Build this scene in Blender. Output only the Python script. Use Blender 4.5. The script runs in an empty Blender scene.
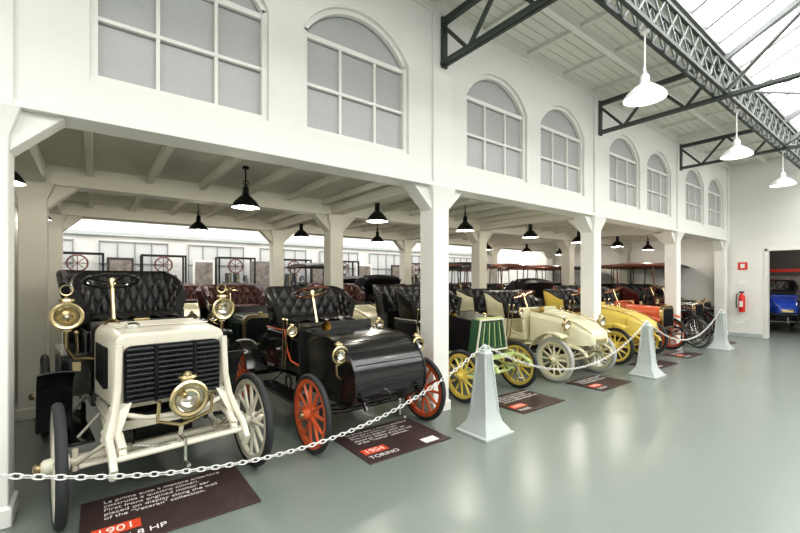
import bpy, math, random, bmesh
from mathutils import Vector, Matrix
from math import sin, cos, pi, sqrt, radians
random.seed(3)
S = bpy.context.scene
C = S.collection
S.view_settings.view_transform = 'Standard'
try: S.view_settings.look = 'Medium High Contrast'
except Exception: pass

# ------------------------------------------------------------------ materials
def mat(name, col, rough=.5, metal=0.0, var=.06, scale=6.0, bump=0.0, coat=0.0, emit=0.0, bscale=None, spec=None):
    m = bpy.data.materials.new(name); m.use_nodes = True
    nt = m.node_tree; b = nt.nodes['Principled BSDF']
    tc = nt.nodes.new('ShaderNodeTexCoord')
    nz = nt.nodes.new('ShaderNodeTexNoise'); nz.inputs['Scale'].default_value = scale; nz.inputs['Detail'].default_value = 4
    nt.links.new(tc.outputs['Object'], nz.inputs['Vector'])
    mx = nt.nodes.new('ShaderNodeMixRGB')
    mx.inputs[1].default_value = tuple(min(1, c*(1-var)) for c in col)+(1,)
    mx.inputs[2].default_value = tuple(min(1, c*(1+var)) for c in col)+(1,)
    nt.links.new(nz.outputs['Fac'], mx.inputs[0])
    nt.links.new(mx.outputs[0], b.inputs['Base Color'])
    b.inputs['Roughness'].default_value = rough
    b.inputs['Metallic'].default_value = metal
    if coat: b.inputs['Coat Weight'].default_value = coat; b.inputs['Coat Roughness'].default_value = .08
    if spec is not None: b.inputs['Specular IOR Level'].default_value = spec
    if bump:
        n2 = nt.nodes.new('ShaderNodeTexNoise'); n2.inputs['Scale'].default_value = bscale or scale*5
        nt.links.new(tc.outputs['Object'], n2.inputs['Vector'])
        bp = nt.nodes.new('ShaderNodeBump'); bp.inputs['Strength'].default_value = bump; bp.inputs['Distance'].default_value = .01
        nt.links.new(n2.outputs['Fac'], bp.inputs['Height']); nt.links.new(bp.outputs[0], b.inputs['Normal'])
    if emit:
        b.inputs['Emission Color'].default_value = tuple(col)+(1,)
        b.inputs['Emission Strength'].default_value = emit
    return m

WALL = mat('white_plaster', (.80, .795, .76), .7, var=.025, scale=1.5, bump=.08, bscale=30)
COLG = mat('inner_column_shaded', (.60, .59, .52), .7, var=.04, scale=2)  # darker than the wall white: shade on the inner columns put into the colour
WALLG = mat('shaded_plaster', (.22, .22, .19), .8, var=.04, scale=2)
CEIL = mat('ceiling_paint', (.70, .69, .61), .7, var=.05, scale=3)
CEILR = mat('roof_board_paint', (.74, .735, .68), .7, var=.05, scale=3)
CREAMT = mat('ivory_trim', (.82, .81, .77), .5, var=.02)
FLOORM = mat('epoxy_floor', (.205, .236, .213), .27, var=.05, scale=.8)
PANE = mat('window_screen', (.47, .47, .475), .4, var=.12, scale=60)
PANEL = mat('window_screen_light', (.62, .63, .63), .35, var=.08, scale=60)
STEEL = mat('truss_steel', (.075, .085, .08), .5, .3)
STEELG = mat('lattice_steel', (.26, .28, .27), .5, .2)
STEELL = mat('skylight_bars', (.24, .25, .25), .5, .2)
SKYG = mat('skylight_glass', (1.0, .995, .98), .3, emit=5.0, var=0)
SKYB = mat('skylight_glass_rear', (1.0, .995, .98), .3, emit=2.9, var=0)
OBEL = mat('grey_painted_iron', (.50, .54, .53), .45, .1, var=.05)
CHAINM = mat('white_chain', (.78, .77, .75), .4, .1)
SIGNM = mat('sign_brown', (.065, .042, .040), .45, var=.1)
SIGNO = mat('sign_orange', (.75, .10, .04), .4)
TEXTM = mat('sign_text', (.85, .83, .8), .5)
BLACK = mat('black_lacquer', (.012, .012, .013), .18, var=.2, coat=.5)
LEATH = mat('black_leather', (.012, .0115, .0115), .35, var=.3, scale=20, bump=.15, bscale=180)
LEATHR = mat('oxblood_leather', (.06, .016, .013), .35, var=.3, scale=20, bump=.15, bscale=180)
TIRE = mat('grey_rubber', (.035, .038, .04), .7, var=.15)
TIREW = mat('pale_rubber', (.45, .45, .42), .7, var=.1)
BRASS = mat('polished_brass', (.62, .51, .30), .27, 1.0, var=.1)
NICK = mat('nickel', (.72, .72, .68), .2, 1.0)
GLASS = mat('lamp_reflector', (.62, .60, .54), .12, 1.0, var=.1)
CREAM = mat('cream_enamel', (.69, .655, .55), .35, var=.08, coat=.3)
CREAM2 = mat('pale_yellow_enamel', (.70, .67, .48), .35, var=.07, coat=.3)
ORANGE = mat('orange_enamel', (.60, .12, .04), .35, coat=.3)
YEL = mat('yellow_enamel', (.70, .54, .12), .38, var=.1, coat=.25)
GREEN = mat('green_enamel', (.03, .095, .045), .3, coat=.4)
LIME = mat('lime_enamel', (.50, .58, .25), .35, coat=.3)
REDB = mat('orange_red_enamel', (.58, .11, .04), .35, coat=.3)
MAROON = mat('maroon_enamel', (.07, .014, .011), .3, coat=.4)
DKGREEN = mat('dark_green_enamel', (.012, .03, .022), .25, coat=.5)
BLUE = mat('blue_enamel', (.02, .07, .45), .25, coat=.5)
WOOD = mat('varnished_wood', (.15, .045, .022), .3, var=.3, scale=12, coat=.4)
DARKM = mat('dark_iron', (.03, .03, .032), .45, .5)
LGREY = mat('light_mullions', (.30, .31, .31), .5)
GRILLE = mat('radiator_black', (.01, .012, .014), .3, .4)
PSHADE = mat('black_shade', (.01, .011, .012), .3)
WSHADE = mat('white_shade', (.82, .82, .80), .35)
BULB = mat('bulb', (1, .93, .8), .3, emit=10, var=0)
REDM = mat('red_paint', (.65, .03, .02), .35)
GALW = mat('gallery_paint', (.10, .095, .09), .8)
PHOTO = mat('photo_print', (.25, .22, .20), .5, var=.9, scale=7)
CAST = mat('cast_iron_grey', (.12, .13, .13), .5, .4, var=.2)

# ------------------------------------------------------------------ mesh builder
def basis(a):
    a = Vector(a).normalized()
    t = Vector((0, 0, 1)) if abs(a.z) < .9 else Vector((1, 0, 0))
    u = a.cross(t).normalized(); v = a.cross(u).normalized()
    return a, u, v

class MB:
    def __init__(s): s.v = []; s.f = []; s.m = []; s.mats = []
    def mi(s, m):
        if m not in s.mats: s.mats.append(m)
        return s.mats.index(m)
    def add(s, vs, fs, m):
        o = len(s.v); s.v += [tuple(p) for p in vs]; k = s.mi(m)
        for f in fs: s.f.append([o+i for i in f]); s.m.append(k)
    def box(s, c, sz, m, R=None):
        vs = []
        for dx in (-.5, .5):
            for dy in (-.5, .5):
                for dz in (-.5, .5):
                    p = Vector((dx*sz[0], dy*sz[1], dz*sz[2]))
                    if R is not None: p = R @ p
                    vs.append(p+Vector(c))
        s.add(vs, [(0,1,3,2),(4,6,7,5),(0,4,5,1),(2,3,7,6),(0,2,6,4),(1,5,7,3)], m)
    def bx(s, x0, x1, y0, y1, z0, z1, m):
        s.box(((x0+x1)/2, (y0+y1)/2, (z0+z1)/2), (x1-x0, y1-y0, z1-z0), m)
    def cyl(s, p0, p1, r0, m, r1=None, n=10, phase=0):
        if r1 is None: r1 = r0
        p0 = Vector(p0); p1 = Vector(p1)
        if (p1-p0).length < 1e-6: return
        a, u, v = basis(p1-p0)
        vs = []
        for p, r in ((p0, r0), (p1, r1)):
            for i in range(n):
                t = 2*pi*i/n+phase; vs.append(p+u*(r*cos(t))+v*(r*sin(t)))
        fs = [(i, (i+1) % n, n+(i+1) % n, n+i) for i in range(n)]+[tuple(range(n)), tuple(range(2*n-1, n-1, -1))]
        s.add(vs, fs, m)
    def bar(s, p0, p1, w, m): s.cyl(p0, p1, w*.7071, m, n=4, phase=pi/4)
    def tube(s, pts, r, m, n=8, closed=False):
        pts = [Vector(p) for p in pts]; N = len(pts); vs = []
        up = None
        for i, p in enumerate(pts):
            if closed: t = pts[(i+1) % N]-pts[i-1]
            else: t = pts[min(i+1, N-1)]-pts[max(i-1, 0)]
            t.normalize()
            if up is None: a, u, v = basis(t)
            else:
                u = (up-t*up.dot(t)).normalized(); v = t.cross(u)
            up = u
            for k in range(n):
                q = 2*pi*k/n; vs.append(p+u*(r*cos(q))+v*(r*sin(q)))
        fs = []
        for i in range(N if closed else N-1):
            j = (i+1) % N
            for k in range(n): fs.append((i*n+k, i*n+(k+1) % n, j*n+(k+1) % n, j*n+k))
        if not closed: fs += [tuple(range(n)), tuple(range((N-1)*n, N*n))]
        s.add(vs, fs, m)
    def lathe(s, prof, c, axis, m, n=20):
        a, u, v = basis(axis); c = Vector(c); vs = []; fs = []
        for r, h in prof:
            for i in range(n):
                t = 2*pi*i/n; vs.append(c+a*h+u*(r*cos(t))+v*(r*sin(t)))
        for j in range(len(prof)-1):
            for i in range(n): fs.append((j*n+i, j*n+(i+1) % n, (j+1)*n+(i+1) % n, (j+1)*n+i))
        s.add(vs, fs, m)
    def torus(s, c, axis, R, r, m, n=28, k=8):
        a, u, v = basis(axis); c = Vector(c)
        s.tube([c+u*(R*cos(2*pi*i/n))+v*(R*sin(2*pi*i/n)) for i in range(n)], r, m, n=k, closed=True)
    def ball(s, c, r, m, n=12, sc=(1,1,1)):
        vs = []; fs = []
        for j in range(n//2+1):
            ph = pi*j/(n//2)
            for i in range(n):
                t = 2*pi*i/n
                vs.append((c[0]+r*sc[0]*sin(ph)*cos(t), c[1]+r*sc[1]*sin(ph)*sin(t), c[2]+r*sc[2]*cos(ph)))
        for j in range(n//2):
            for i in range(n): fs.append((j*n+i, j*n+(i+1) % n, (j+1)*n+(i+1) % n, (j+1)*n+i))
        s.add(vs, fs, m)
    def ext(s, poly, y0, y1, m):          # poly in (x,z)
        n = len(poly)
        vs = [(x, y0, z) for x, z in poly]+[(x, y1, z) for x, z in poly]
        fs = [(i, (i+1) % n, n+(i+1) % n, n+i) for i in range(n)]+[tuple(range(n)), tuple(range(2*n-1, n-1, -1))]
        s.add(vs, fs, m)
    def loft(s, secs, m, caps=True):
        n = len(secs[0]); vs = [p for q in secs for p in q]; fs = []
        for j in range(len(secs)-1):
            for i in range(n): fs.append((j*n+i, j*n+(i+1) % n, (j+1)*n+(i+1) % n, (j+1)*n+i))
        if caps: fs += [tuple(range(n)), tuple(range((len(secs)-1)*n, len(secs)*n))]
        s.add(vs, fs, m)
    def loftx(s, secs, m):                # (x, halfw, z0, z1, r)
        out = []
        for x, w, z0, z1, r in secs:
            q = []
            for cy, cz, a0 in ((w-r, z1-r, 0), (-(w-r), z1-r, pi/2)):
                for k in range(6):
                    t = a0+pi/2*k/5; q.append((x, cy+r*cos(t), cz+r*sin(t)))
            q += [(x, -w, z0), (x, w, z0)]
            out.append(q)
        s.loft(out, m)
    def strip(s, path, y0, y1, th, m, crown=0.0):   # path (x,z)
        n = len(path); ys = [y0+(y1-y0)*k/4 for k in range(5)]; cr = [0, .8, 1, .8, 0]
        secs = []
        for i, (x, z) in enumerate(path):
            a = path[max(i-1, 0)]; b = path[min(i+1, n-1)]
            tx, tz = b[0]-a[0], b[1]-a[1]; l = math.hypot(tx, tz) or 1
            nx, nz = -tz/l, tx/l
            if nz < 0 and abs(nz) > .05: nx, nz = -nx, -nz
            top = [(x+nx*(th/2+crown*c), y, z+nz*(th/2+crown*c)) for y, c in zip(ys, cr)]
            bot = [(x+nx*(-th/2+crown*c), y, z+nz*(-th/2+crown*c)) for y, c in zip(ys, cr)]
            secs.append(top+bot[::-1])
        s.loft(secs, m)
    def seatback(s, path, z0, z1, th, tuft, nu, nv, mi, mo, flare=.08, drop=.0):
        P = resample(path, nu*4); N = len(P); secs = []; nin = nv*4
        for i, (x, y) in enumerate(P):
            a = P[max(i-1, 0)]; b = P[min(i+1, N-1)]
            tx, ty = b[0]-a[0], b[1]-a[1]; l = math.hypot(tx, ty) or 1
            nx, ny = -ty/l, tx/l
            u = i/(N-1); e = max(0, 1-min(u, 1-u)/.26); zt = z1-drop*(e*e*(3-2*e))
            sec = []
            for j in range(nin+1):
                v = j/nin; A = i/4; B = j/4
                h = sqrt(abs(sin(pi*(A+B)/2)*sin(pi*(A-B)/2)))
                o = th/2+tuft*h-flare*v
                sec.append((x+nx*o, y+ny*o, z0+(zt-z0)*v))
            for k in range(1, 5):
                t = pi*k/5
                o = (th/2)*cos(t)-flare; sec.append((x+nx*o, y+ny*o, zt+th*.55*sin(t)))
            for v in (1, .5, 0):
                o = -th/2-flare*v; sec.append((x+nx*o, y+ny*o, z0+(zt-z0)*v))
            secs.append(sec)
        n = len(secs[0]); o0 = len(s.v); s.v += [p for q in secs for p in q]
        ki, ko = s.mi(mi), s.mi(mo)
        for j in range(N-1):
            for i in range(n):
                s.f.append([o0+j*n+i, o0+j*n+(i+1) % n, o0+(j+1)*n+(i+1) % n, o0+(j+1)*n+i])
                s.m.append(ki if i < nin+5 else ko)
        s.f.append([o0+i for i in range(n)]); s.m.append(ki)
        s.f.append([o0+(N-1)*n+i for i in range(n)]); s.m.append(ki)
    def cushion(s, x0, x1, y0, y1, z0, z1, nx, ny, m):
        NX, NY = nx*4, ny*4; vs = []; fs = []
        for i in range(NX+1):
            for j in range(NY+1):
                A, B = i/4, j/4; h = sqrt(abs(sin(pi*(A+B)/2)*sin(pi*(A-B)/2)))
                e = min(i, NX-i, j, NY-j); ed = [-.03, -.008, 0, 0][min(e, 3)]
                vs.append((x0+(x1-x0)*i/NX, y0+(y1-y0)*j/NY, z1-.02+.028*h+ed))
        W = NY+1
        for i in range(NX):
            for j in range(NY): fs.append((i*W+j, i*W+j+1, (i+1)*W+j+1, (i+1)*W+j))
        s.add(vs, fs, m)
        s.bx(x0, x1, y0, y1, z0, z1-.05, m)
    def lamp(s, p, d, R, body, chim=True):
        p = Vector(p); d = Vector(d).normalized()
        s.lathe([(0, -.95*R), (.45*R, -.9*R), (.78*R, -.55*R), (.9*R, -.1*R), (.9*R, .05*R), (1.1*R, .1*R), (1.12*R, .24*R), (1.0*R, .32*R), (.84*R, .26*R), (.82*R, .1*R)], p, d, body, n=26)
        s.lathe([(.86*R, .18*R), (.74*R, -.08*R), (.5*R, -.3*R), (.25*R, -.42*R), (.0, -.45*R)], p, d, GLASS, n=26)
        s.cyl(p-d*R*.4, p+d*R*.05, .09*R, body, n=8); s.ball(tuple(p+d*R*.1), .13*R, TEXTM, 8)
        if chim:
            q = p-d*R*.25
            s.cyl(q+Vector((0, 0, .75*R)), q+Vector((0, 0, 1.25*R)), .42*R, body, n=14)
            s.cyl(q+Vector((0, 0, 1.25*R)), q+Vector((0, 0, 1.4*R)), .55*R, body, r1=.5*R, n=14)
            s.cyl(q+Vector((0, 0, 1.4*R)), q+Vector((0, 0, 1.6*R)), .3*R, body, r1=.12*R, n=14)
            s.cyl(q-Vector((0, 0, .8*R)), q-Vector((0, 0, 1.25*R)), .35*R, body, n=14)
    def obj(s, name, parent=None, loc=(0,0,0), bevel=0, ang=35, recalc=True):
        me = bpy.data.meshes.new(name); me.from_pydata(s.v, [], s.f)
        for m in s.mats: me.materials.append(m)
        me.polygons.foreach_set('material_index', s.m)
        if recalc:
            bm = bmesh.new(); bm.from_mesh(me); bmesh.ops.recalc_face_normals(bm, faces=bm.faces); bm.to_mesh(me); bm.free()
        me.polygons.foreach_set('use_smooth', [True]*len(me.polygons))
        try: me.set_sharp_from_angle(angle=radians(ang))
        except Exception: pass
        me.update()
        return place(name, me, parent, loc, bevel)

def place(name, me, parent=None, loc=(0,0,0), bevel=0):
    o = bpy.data.objects.new(name, me); C.objects.link(o); o.location = loc
    if parent: o.parent = parent
    if bevel:
        b = o.modifiers.new('bevel', 'BEVEL'); b.width = bevel; b.segments = 2; b.limit_method = 'ANGLE'; b.angle_limit = radians(50)
    return o
def empty(name, loc=(0,0,0), rz=0):
    o = bpy.data.objects.new(name, None); C.objects.link(o); o.location = loc; o.rotation_euler = (0, 0, rz); o.empty_display_size = .2
    return o
def resample(path, n):
    P = [Vector(p) for p in path]; L = [0]
    for a, b in zip(P, P[1:]): L.append(L[-1]+(b-a).length)
    out = []
    for i in range(n+1):
        t = L[-1]*i/n; k = 0
        while k < len(L)-2 and L[k+1] < t: k += 1
        f = (t-L[k])/max(1e-9, L[k+1]-L[k]); q = P[k].lerp(P[k+1], f); out.append((q.x, q.y))
    return out
def upath(xf, xb, w, r=.15):
    p = [(xf, w)]
    for k in range(7):
        t = pi/2*k/6; p.append((xb+r-r*sin(t), w-r+r*cos(t)))
    for k in range(7):
        t = pi/2*k/6; p.append((xb+r-r*cos(t), -w+r-r*sin(t)))
    p.append((xf, -w)); return p
def point(name, parent, loc, e, col=(1,.93,.82), r=.05):
    l = bpy.data.lights.new(name, 'POINT'); l.energy = e; l.color = col; l.shadow_soft_size = r
    o = bpy.data.objects.new(name, l); C.objects.link(o); o.location = loc; o.parent = parent; return o

# ------------------------------------------------------------------ shell
YW = 3.73; ZB = 2.81; ZT = 5.07; XE = 15.15
COLX = [-.59, 3.47, 7.37, 11.27, 15.17]
m = MB(); m.bx(-5, 22, -5.4, 14.2, -.1, 0, FLOORM); m.obj('floor')

# arcade wall with arched openings
wins = []
for b in (-.50, 3.45, 7.35, 11.25):
    wins += [(b+.47, b+1.79), (b+2.14, b+3.45)]
wins = [(-4.3, -3.06), (-2.2, -.96)]+wins
SILL, SPR, APX = 3.13, 4.16, 4.54
def arch(x0, x1, n=14, ins=0):
    w = (x1-x0)/2; h = APX-SPR; R = (w*w+h*h)/(2*h); cx = (x0+x1)/2; cz = APX-R; a = math.asin(w/R)
    return [(cx+(R-ins)*sin(-a+2*a*k/n), cz+(R-ins)*cos(-a+2*a*k/n)) for k in range(n+1)]
m = MB(); Y0, Y1 = YW, YW+.26
prev = -5
for x0, x1 in wins:
    m.bx(prev, x0, Y0, Y1, ZB, ZT, WALL)
    m.bx(x0, x1, Y0, Y1, ZB, SILL, WALL)
    A = arch(x0, x1)
    for (xa, za), (xb, zb) in zip(A, A[1:]):
        vs = [(xa, Y0, za), (xb, Y0, zb), (xb, Y0, ZT), (xa, Y0, ZT), (xa, Y1, za), (xb, Y1, zb), (xb, Y1, ZT), (xa, Y1, ZT)]
        m.add(vs, [(0, 1, 2, 3), (7, 6, 5, 4), (0, 4, 5, 1), (3, 2, 6, 7)], WALL)
    prev = x1
m.bx(prev, XE, Y0, Y1, ZB, ZT, WALL)
m.obj('wall_arcade', recalc=False, ang=20)
m = MB()
for x in COLX: m.bx(x-.16, min(x+.16, XE), YW-.035, YW+.01, ZB, ZT, WALL)
m.obj('trim_pilasters', bevel=.006)
m = MB(); m.bx(-5, XE, YW-.03, YW+.005, ZB, ZB+.05, WALL); m.obj('trim_beam_edge', bevel=.005)
for i, (x0, x1) in enumerate(wins):
    m = MB(); yp = YW+.08
    A = arch(x0, x1, 14, .0)
    m.ext([(x0, SILL)]+A+[(x1, SILL)], yp+.02, yp+.04, PANE)
    F = .05
    m.bx(x0, x0+F, yp-.04, yp+.02, SILL, SPR, CREAMT); m.bx(x1-F, x1, yp-.04, yp+.02, SILL, SPR, CREAMT)
    m.bx(x0+F, x1-F, yp-.04, yp+.02, SILL, SILL+F, CREAMT)
    I = arch(x0, x1, 14, F)
    for a, b, c, d in zip(A, A[1:], I, I[1:]):
        vs = [(p[0], y, p[1]) for y in (yp-.04, yp+.02) for p in (a, b, d, c)]
        m.add(vs, [(0,1,2,3), (7,6,5,4), (0,4,5,1), (2,6,7,3)], CREAMT)
    # dark glazing bead
    J = arch(x0, x1, 14, F+.012)
    for a, b, c, d in zip(I, I[1:], J, J[1:]):
        m.add([(p[0], yp+.015, p[1]) for p in (a, b, d, c)], [(0, 1, 2, 3)], LGREY)
    w = x1-x0
    for z, t in ((SPR-.05, .05), (3.62, .03)):
        m.bx(x0+F, x1-F, yp-.02, yp+.02, z-t/2, z+t/2, CREAMT); m.bx(x0+F, x1-F, yp+.012, yp+.021, z-t/2-.01, z+t/2+.01, LGREY)
    for k in (1, 2):
        xx = x0+w*k/3; m.bx(xx-.014, xx+.014, yp-.015, yp+.02, SILL+F, SPR-.05, CREAMT)
    m.obj('window_%d' % (i+1), ang=25)

# mezzanine slab with beams & joists
m = MB(); m.bx(-5, XE, YW+.26, 9.75, 3.06, 3.25, CEIL); m.obj('ceiling_mezzanine')
m = MB()
for y in (6.6, 9.48): m.bx(-5, XE, y-.14, y+.14, ZB, 3.06, CEIL)
for x in COLX[:-1]:
    m.bx(x-.12, x+.12, YW+.26, 6.46, ZB+.02, 3.06, CEIL); m.bx(x-.12, x+.12, 6.74, 9.34, ZB+.02, 3.06, CEIL)
x = -4.6
while x < 15:
    if all(abs(x-c) > .2 for c in COLX):
        m.bx(x-.035, x+.035, YW+.26, 6.46, 2.96, 3.06, CEIL); m.bx(x-.035, x+.035, 6.74, 9.34, 2.96, 3.06, CEIL)
    x += .65
m.obj('ceiling_beams', bevel=.006)

def column_mesh(P):
    m = MB(); h = .13
    m.loft([[(sx*a, sy*a, z) for sx, sy in ((-1,-1),(1,-1),(1,1),(-1,1))] for z, a in ((0, .15), (.12, .15), (.14, h), (2.5, h), (2.62, .135), (ZB, .2))], P)
    for sx in (-1, 1):
        m.add([(sx*h, -.1, 2.52), (sx*h, .1, 2.52), (sx*h, -.1, ZB), (sx*h, .1, ZB), (sx*.42, -.1, ZB), (sx*.42, .1, ZB)],
              [(0,1,5,4), (0,4,2), (1,3,5), (2,4,5,3), (0,2,3,1)], P)
        if sx > 0: m.add([(-.1, sx*h, 2.52), (.1, sx*h, 2.52), (-.1, sx*h, ZB), (.1, sx*h, ZB), (-.1, sx*.42, ZB), (.1, sx*.42, ZB)],
              [(0,1,5,4), (0,4,2), (1,3,5), (2,4,5,3), (0,2,3,1)], P)
    return m
cm = column_mesh(WALL).obj('column', loc=(COLX[0], YW+.13, 0), bevel=.008)
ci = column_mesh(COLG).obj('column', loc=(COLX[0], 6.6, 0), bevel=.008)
for x in COLX:
    for y in (YW+.13, 6.6, 9.48):
        if x == COLX[0] and y < 7: continue
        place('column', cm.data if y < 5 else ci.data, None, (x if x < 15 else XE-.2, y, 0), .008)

# left partition, far end, opposite side
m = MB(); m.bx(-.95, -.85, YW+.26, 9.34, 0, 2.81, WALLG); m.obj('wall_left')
m = MB(); m.bx(XE, XE+.2, 2.9, 14.2, 0, 7, WALL); m.bx(XE, XE+.2, .6, 2.9, 2.53, 7, WALL); m.bx(XE, XE+.2, -5.4, .6, 0, 7, WALL); m.obj('wall_end')
m = MB(); m.bx(XE-.02, XE+.22, 2.84, 2.9, 0, 2.53, CREAMT); m.bx(XE-.02, XE+.22, .6, .66, 0, 2.53, CREAMT); m.bx(XE-.02, XE+.22, .6, 2.9, 2.47, 2.53, CREAMT); m.obj('door_1')
m = MB(); m.bx(-5, XE, -5.4, -5.2, 0, ZT, WALL); m.obj('wall_right')
m = MB(); m.bx(-5.2, -5, -5.4, 14.2, 0, 7, WALL); m.obj('wall_behind')
m = MB(); m.bx(XE-.015, XE, 2.95, YW, 0, .1, OBEL); m.obj('baseboard_end')
# gallery through the door
m = MB(); m.bx(21, 21.1, -3, 7, 0, 3.3, GALW); m.bx(XE+.2, 21, -3.1, -3, 0, 3.3, GALW); m.bx(XE+.2, 21, 7, 7.1, 0, 3.3, GALW)
m.obj('wall_gallery')
m = MB(); m.bx(20.97, 21.0, 2.2, 6.8, 1.95, 2.07, REDM); m.bx(20.97, 21.0, 2.4, 4.2, .9, 1.8, PHOTO); m.bx(20.97, 21.0, 4.5, 6.2, .9, 1.8, PHOTO); m.obj('gallery_wall_display')
m = MB(); m.bx(XE+.2, 21.1, -3.1, 7.1, 3.3, 3.4, GALW); m.obj('ceiling_gallery')
# roof beside the arcade
m = MB()
m.bx(-5, XE, 1.9, 9.75, ZT, ZT+.1, CEILR); m.bx(-5, XE, -5.4, -3.3, ZT, ZT+.1, CEILR)
m.obj('ceiling')
m = MB(); x = -4.6
while x < 15:
    m.bx(x-.03, x+.03, 1.95, YW, ZT-.05, ZT, CEILR); m.bx(x-.03, x+.03, -5.2, -3.35, ZT-.05, ZT, CEILR); x += .98
y = 2.05
while y < 3.7:
    m.bx(-5, XE, y-.004, y+.004, ZT-.008, ZT, COLG); y += .14
m.bx(-5, XE, 2.85, 2.93, ZT-.09, ZT, CREAMT)
m.bx(-5, XE, YW-.05, YW, ZT-.12, ZT, CREAMT)
m.obj('trim_ceiling_battens')
# skylight
RY, RZ = -.7, 6.4
m = MB()
m.add([(-5, 1.9, ZT+.05), (XE, 1.9, ZT+.05), (XE, RY, RZ), (-5, RY, RZ)], [(0, 1, 2, 3)], SKYG)
m.add([(-5, -3.3, ZT+.05), (XE, -3.3, ZT+.05), (XE, RY, RZ), (-5, RY, RZ)], [(0, 3, 2, 1)], SKYG)
m.obj('window_skylight', recalc=False)
m = MB(); x = -4.9
while x < XE:
    m.bar((x, 1.9, ZT), (x, RY, RZ-.05), .04, STEELL); m.bar((x, -3.3, ZT), (x, RY, RZ-.05), .04, STEELL); x += .55
for t in (0, .33, .66, 1):
    for ys in (1.9, -3.3):
        y = ys+(RY-ys)*t; z = ZT+(RZ-.05-ZT)*t; m.bar((-5, y, z-.03), (XE, y, z-.03), .06, STEELL)
m.obj('skylight_frame')
# roof trusses
m = MB()
for X in COLX[:-1]:
    zb, zt = 4.34, 4.86
    for dx in (-.03, .03):
        m.bar((X+dx, YW, zb), (X+dx, -5.2, zb), .045, STEEL)
    m.bar((X, YW, zt), (X, 1.9, zt), .07, STEEL); m.bar((X, -3.3, zt), (X, -5.2, zt), .07, STEEL)
    y = YW; k = 0
    while y > 1.95:
        y2 = max(y-.46, 1.9)
        m.bar((X, y, zt if k % 2 == 0 else zb), (X, y2, zb if k % 2 == 0 else zt), .04, STEEL); y = y2; k += 1
    m.bar((X, YW-.02, zb-.05), (X, YW-.02, zt+.05), .09, STEEL)
    m.bar((X, 1.9, zt), (X, RY, RZ-.1), .07, STEELL); m.bar((X, -3.3, zt), (X, RY, RZ-.1), .07, STEELL)
    for q in (.6, -.7, -2.0):
        zz = zt+(RZ-.1-zt)*(1-abs(q-RY)/2.6)
        m.bar((X, q, zb), (X, q, zz), .045, STEELL)
    m.bar((X, 1.9, zb), (X, .6, zt+.77), .045, STEELL); m.bar((X, .6, zb), (X, RY, RZ-.1), .045, STEELL)
    m.bar((X, -2.0, zb), (X, RY, RZ-.1), .045, STEELL); m.bar((X, -3.3, zb), (X, -2, zt+.77), .045, STEELL)
for Y in (1.9, -3.3):
    for dy in (-.07, .07):
        m.bar((-4.95, Y+dy, 4.38), (XE-.04, Y+dy, 4.38), .045, STEEL); m.bar((-4.95, Y+dy, 4.80), (XE-.04, Y+dy, 4.80), .045, STEEL)
    x = -4.95
    while x < XE-.45:
        for dy in (-.07, .07):
            m.bar((x, Y+dy, 4.38), (x+.36, Y+dy, 4.80), .02, STEELG); m.bar((x, Y+dy, 4.80), (x+.36, Y+dy, 4.38), .02, STEELG)
        m.bar((x, Y-.07, 4.38), (x+.36, Y+.07, 4.38), .018, STEELG)
        x += .36
for a, b in zip(COLX[:-1], COLX[1:]):
    m.cyl((a, 1.8, 4.4), (b-.1, -.7, 4.4), .018, STEELL, n=6); m.cyl((a, -.7, 4.4), (b-.1, 1.8, 4.4), .018, STEELL, n=6)
m.obj('roof_truss')
# rear hall
m = MB(); m.bx(-5, XE, 9.61, 9.75, ZB, ZT, WALL); m.obj('wall_rear_arcade')
m = MB()
m.bx(-5, XE, 13.6, 13.8, 0, ZT, WALL)
m.obj('wall_back')
m = MB(); m.add([(-5, 9.75, ZT), (XE, 9.75, ZT), (XE, 13.6, ZT), (-5, 13.6, ZT)], [(0, 3, 2, 1)], SKYB); m.obj('window_skylight_rear', recalc=False)
m = MB()
for k in range(9):
    xa = -4.2+k*2.15
    if xa > 13: break
    m.bx(xa, xa+1.6, 13.52, 13.6, .9, 2.7, PANEL)
    for j in range(5): m.bx(xa+j*.4-.014, xa+j*.4+.014, 13.49, 13.52, .9, 2.7, LGREY)
    for z in (.9, 1.5, 2.1, 2.7): m.bx(xa-.02, xa+1.62, 13.49, 13.52, z-.014, z+.014, LGREY)
m.bx(-5, XE, 13.5, 13.6, 2.86, 2.96, OBEL)
m.obj('window_rear_row')
m = MB()
for k in range(14):
    x0 = -3+k*1.25
    m.bar((x0, 12.62, 0), (x0, 12.62, 1.0), .03, DARKM)
for z in (.5, 1.0): m.bar((-3, 12.62, z), (13.25, 12.62, z), .025, DARKM)
m.obj('railing_rear')
for i, x in enumerate((.55, 2.6, 4.4, 6.4, 8.2, 9.9, 11.6)):
    e = empty('display_board', (x, 13.15, 0), radians((8, 0, -6, 10, 0, 7, -5)[i]))
    w = (.6, .6, .9, .8, .7, .9, .6)[i]
    m = MB(); m.bx(-w/2, w/2, -.02, .02, .95, 2.25, (SIGNM, TEXTM, WALLG, SIGNM, TEXTM, SIGNM, DARKM)[i]); m.bx(-w/2+.06, w/2-.06, -.026, -.02, 1.4, 2.18, PHOTO)
    m.bx(-w/2+.06, -w/2+.3, -.026, -.02, 1.1, 1.25, SIGNO); m.obj('board', e)
    m = MB()
    for s in (-1, 1): m.bar((s*(w/2-.05), .03, 0), (s*(w/2-.05), .03, 2.1), .03, DARKM); m.bx(s*(w/2-.05)-.02, s*(w/2-.05)+.02, -.2, .2, 0, .02, DARKM)
    m.obj('stand', e)
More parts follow.
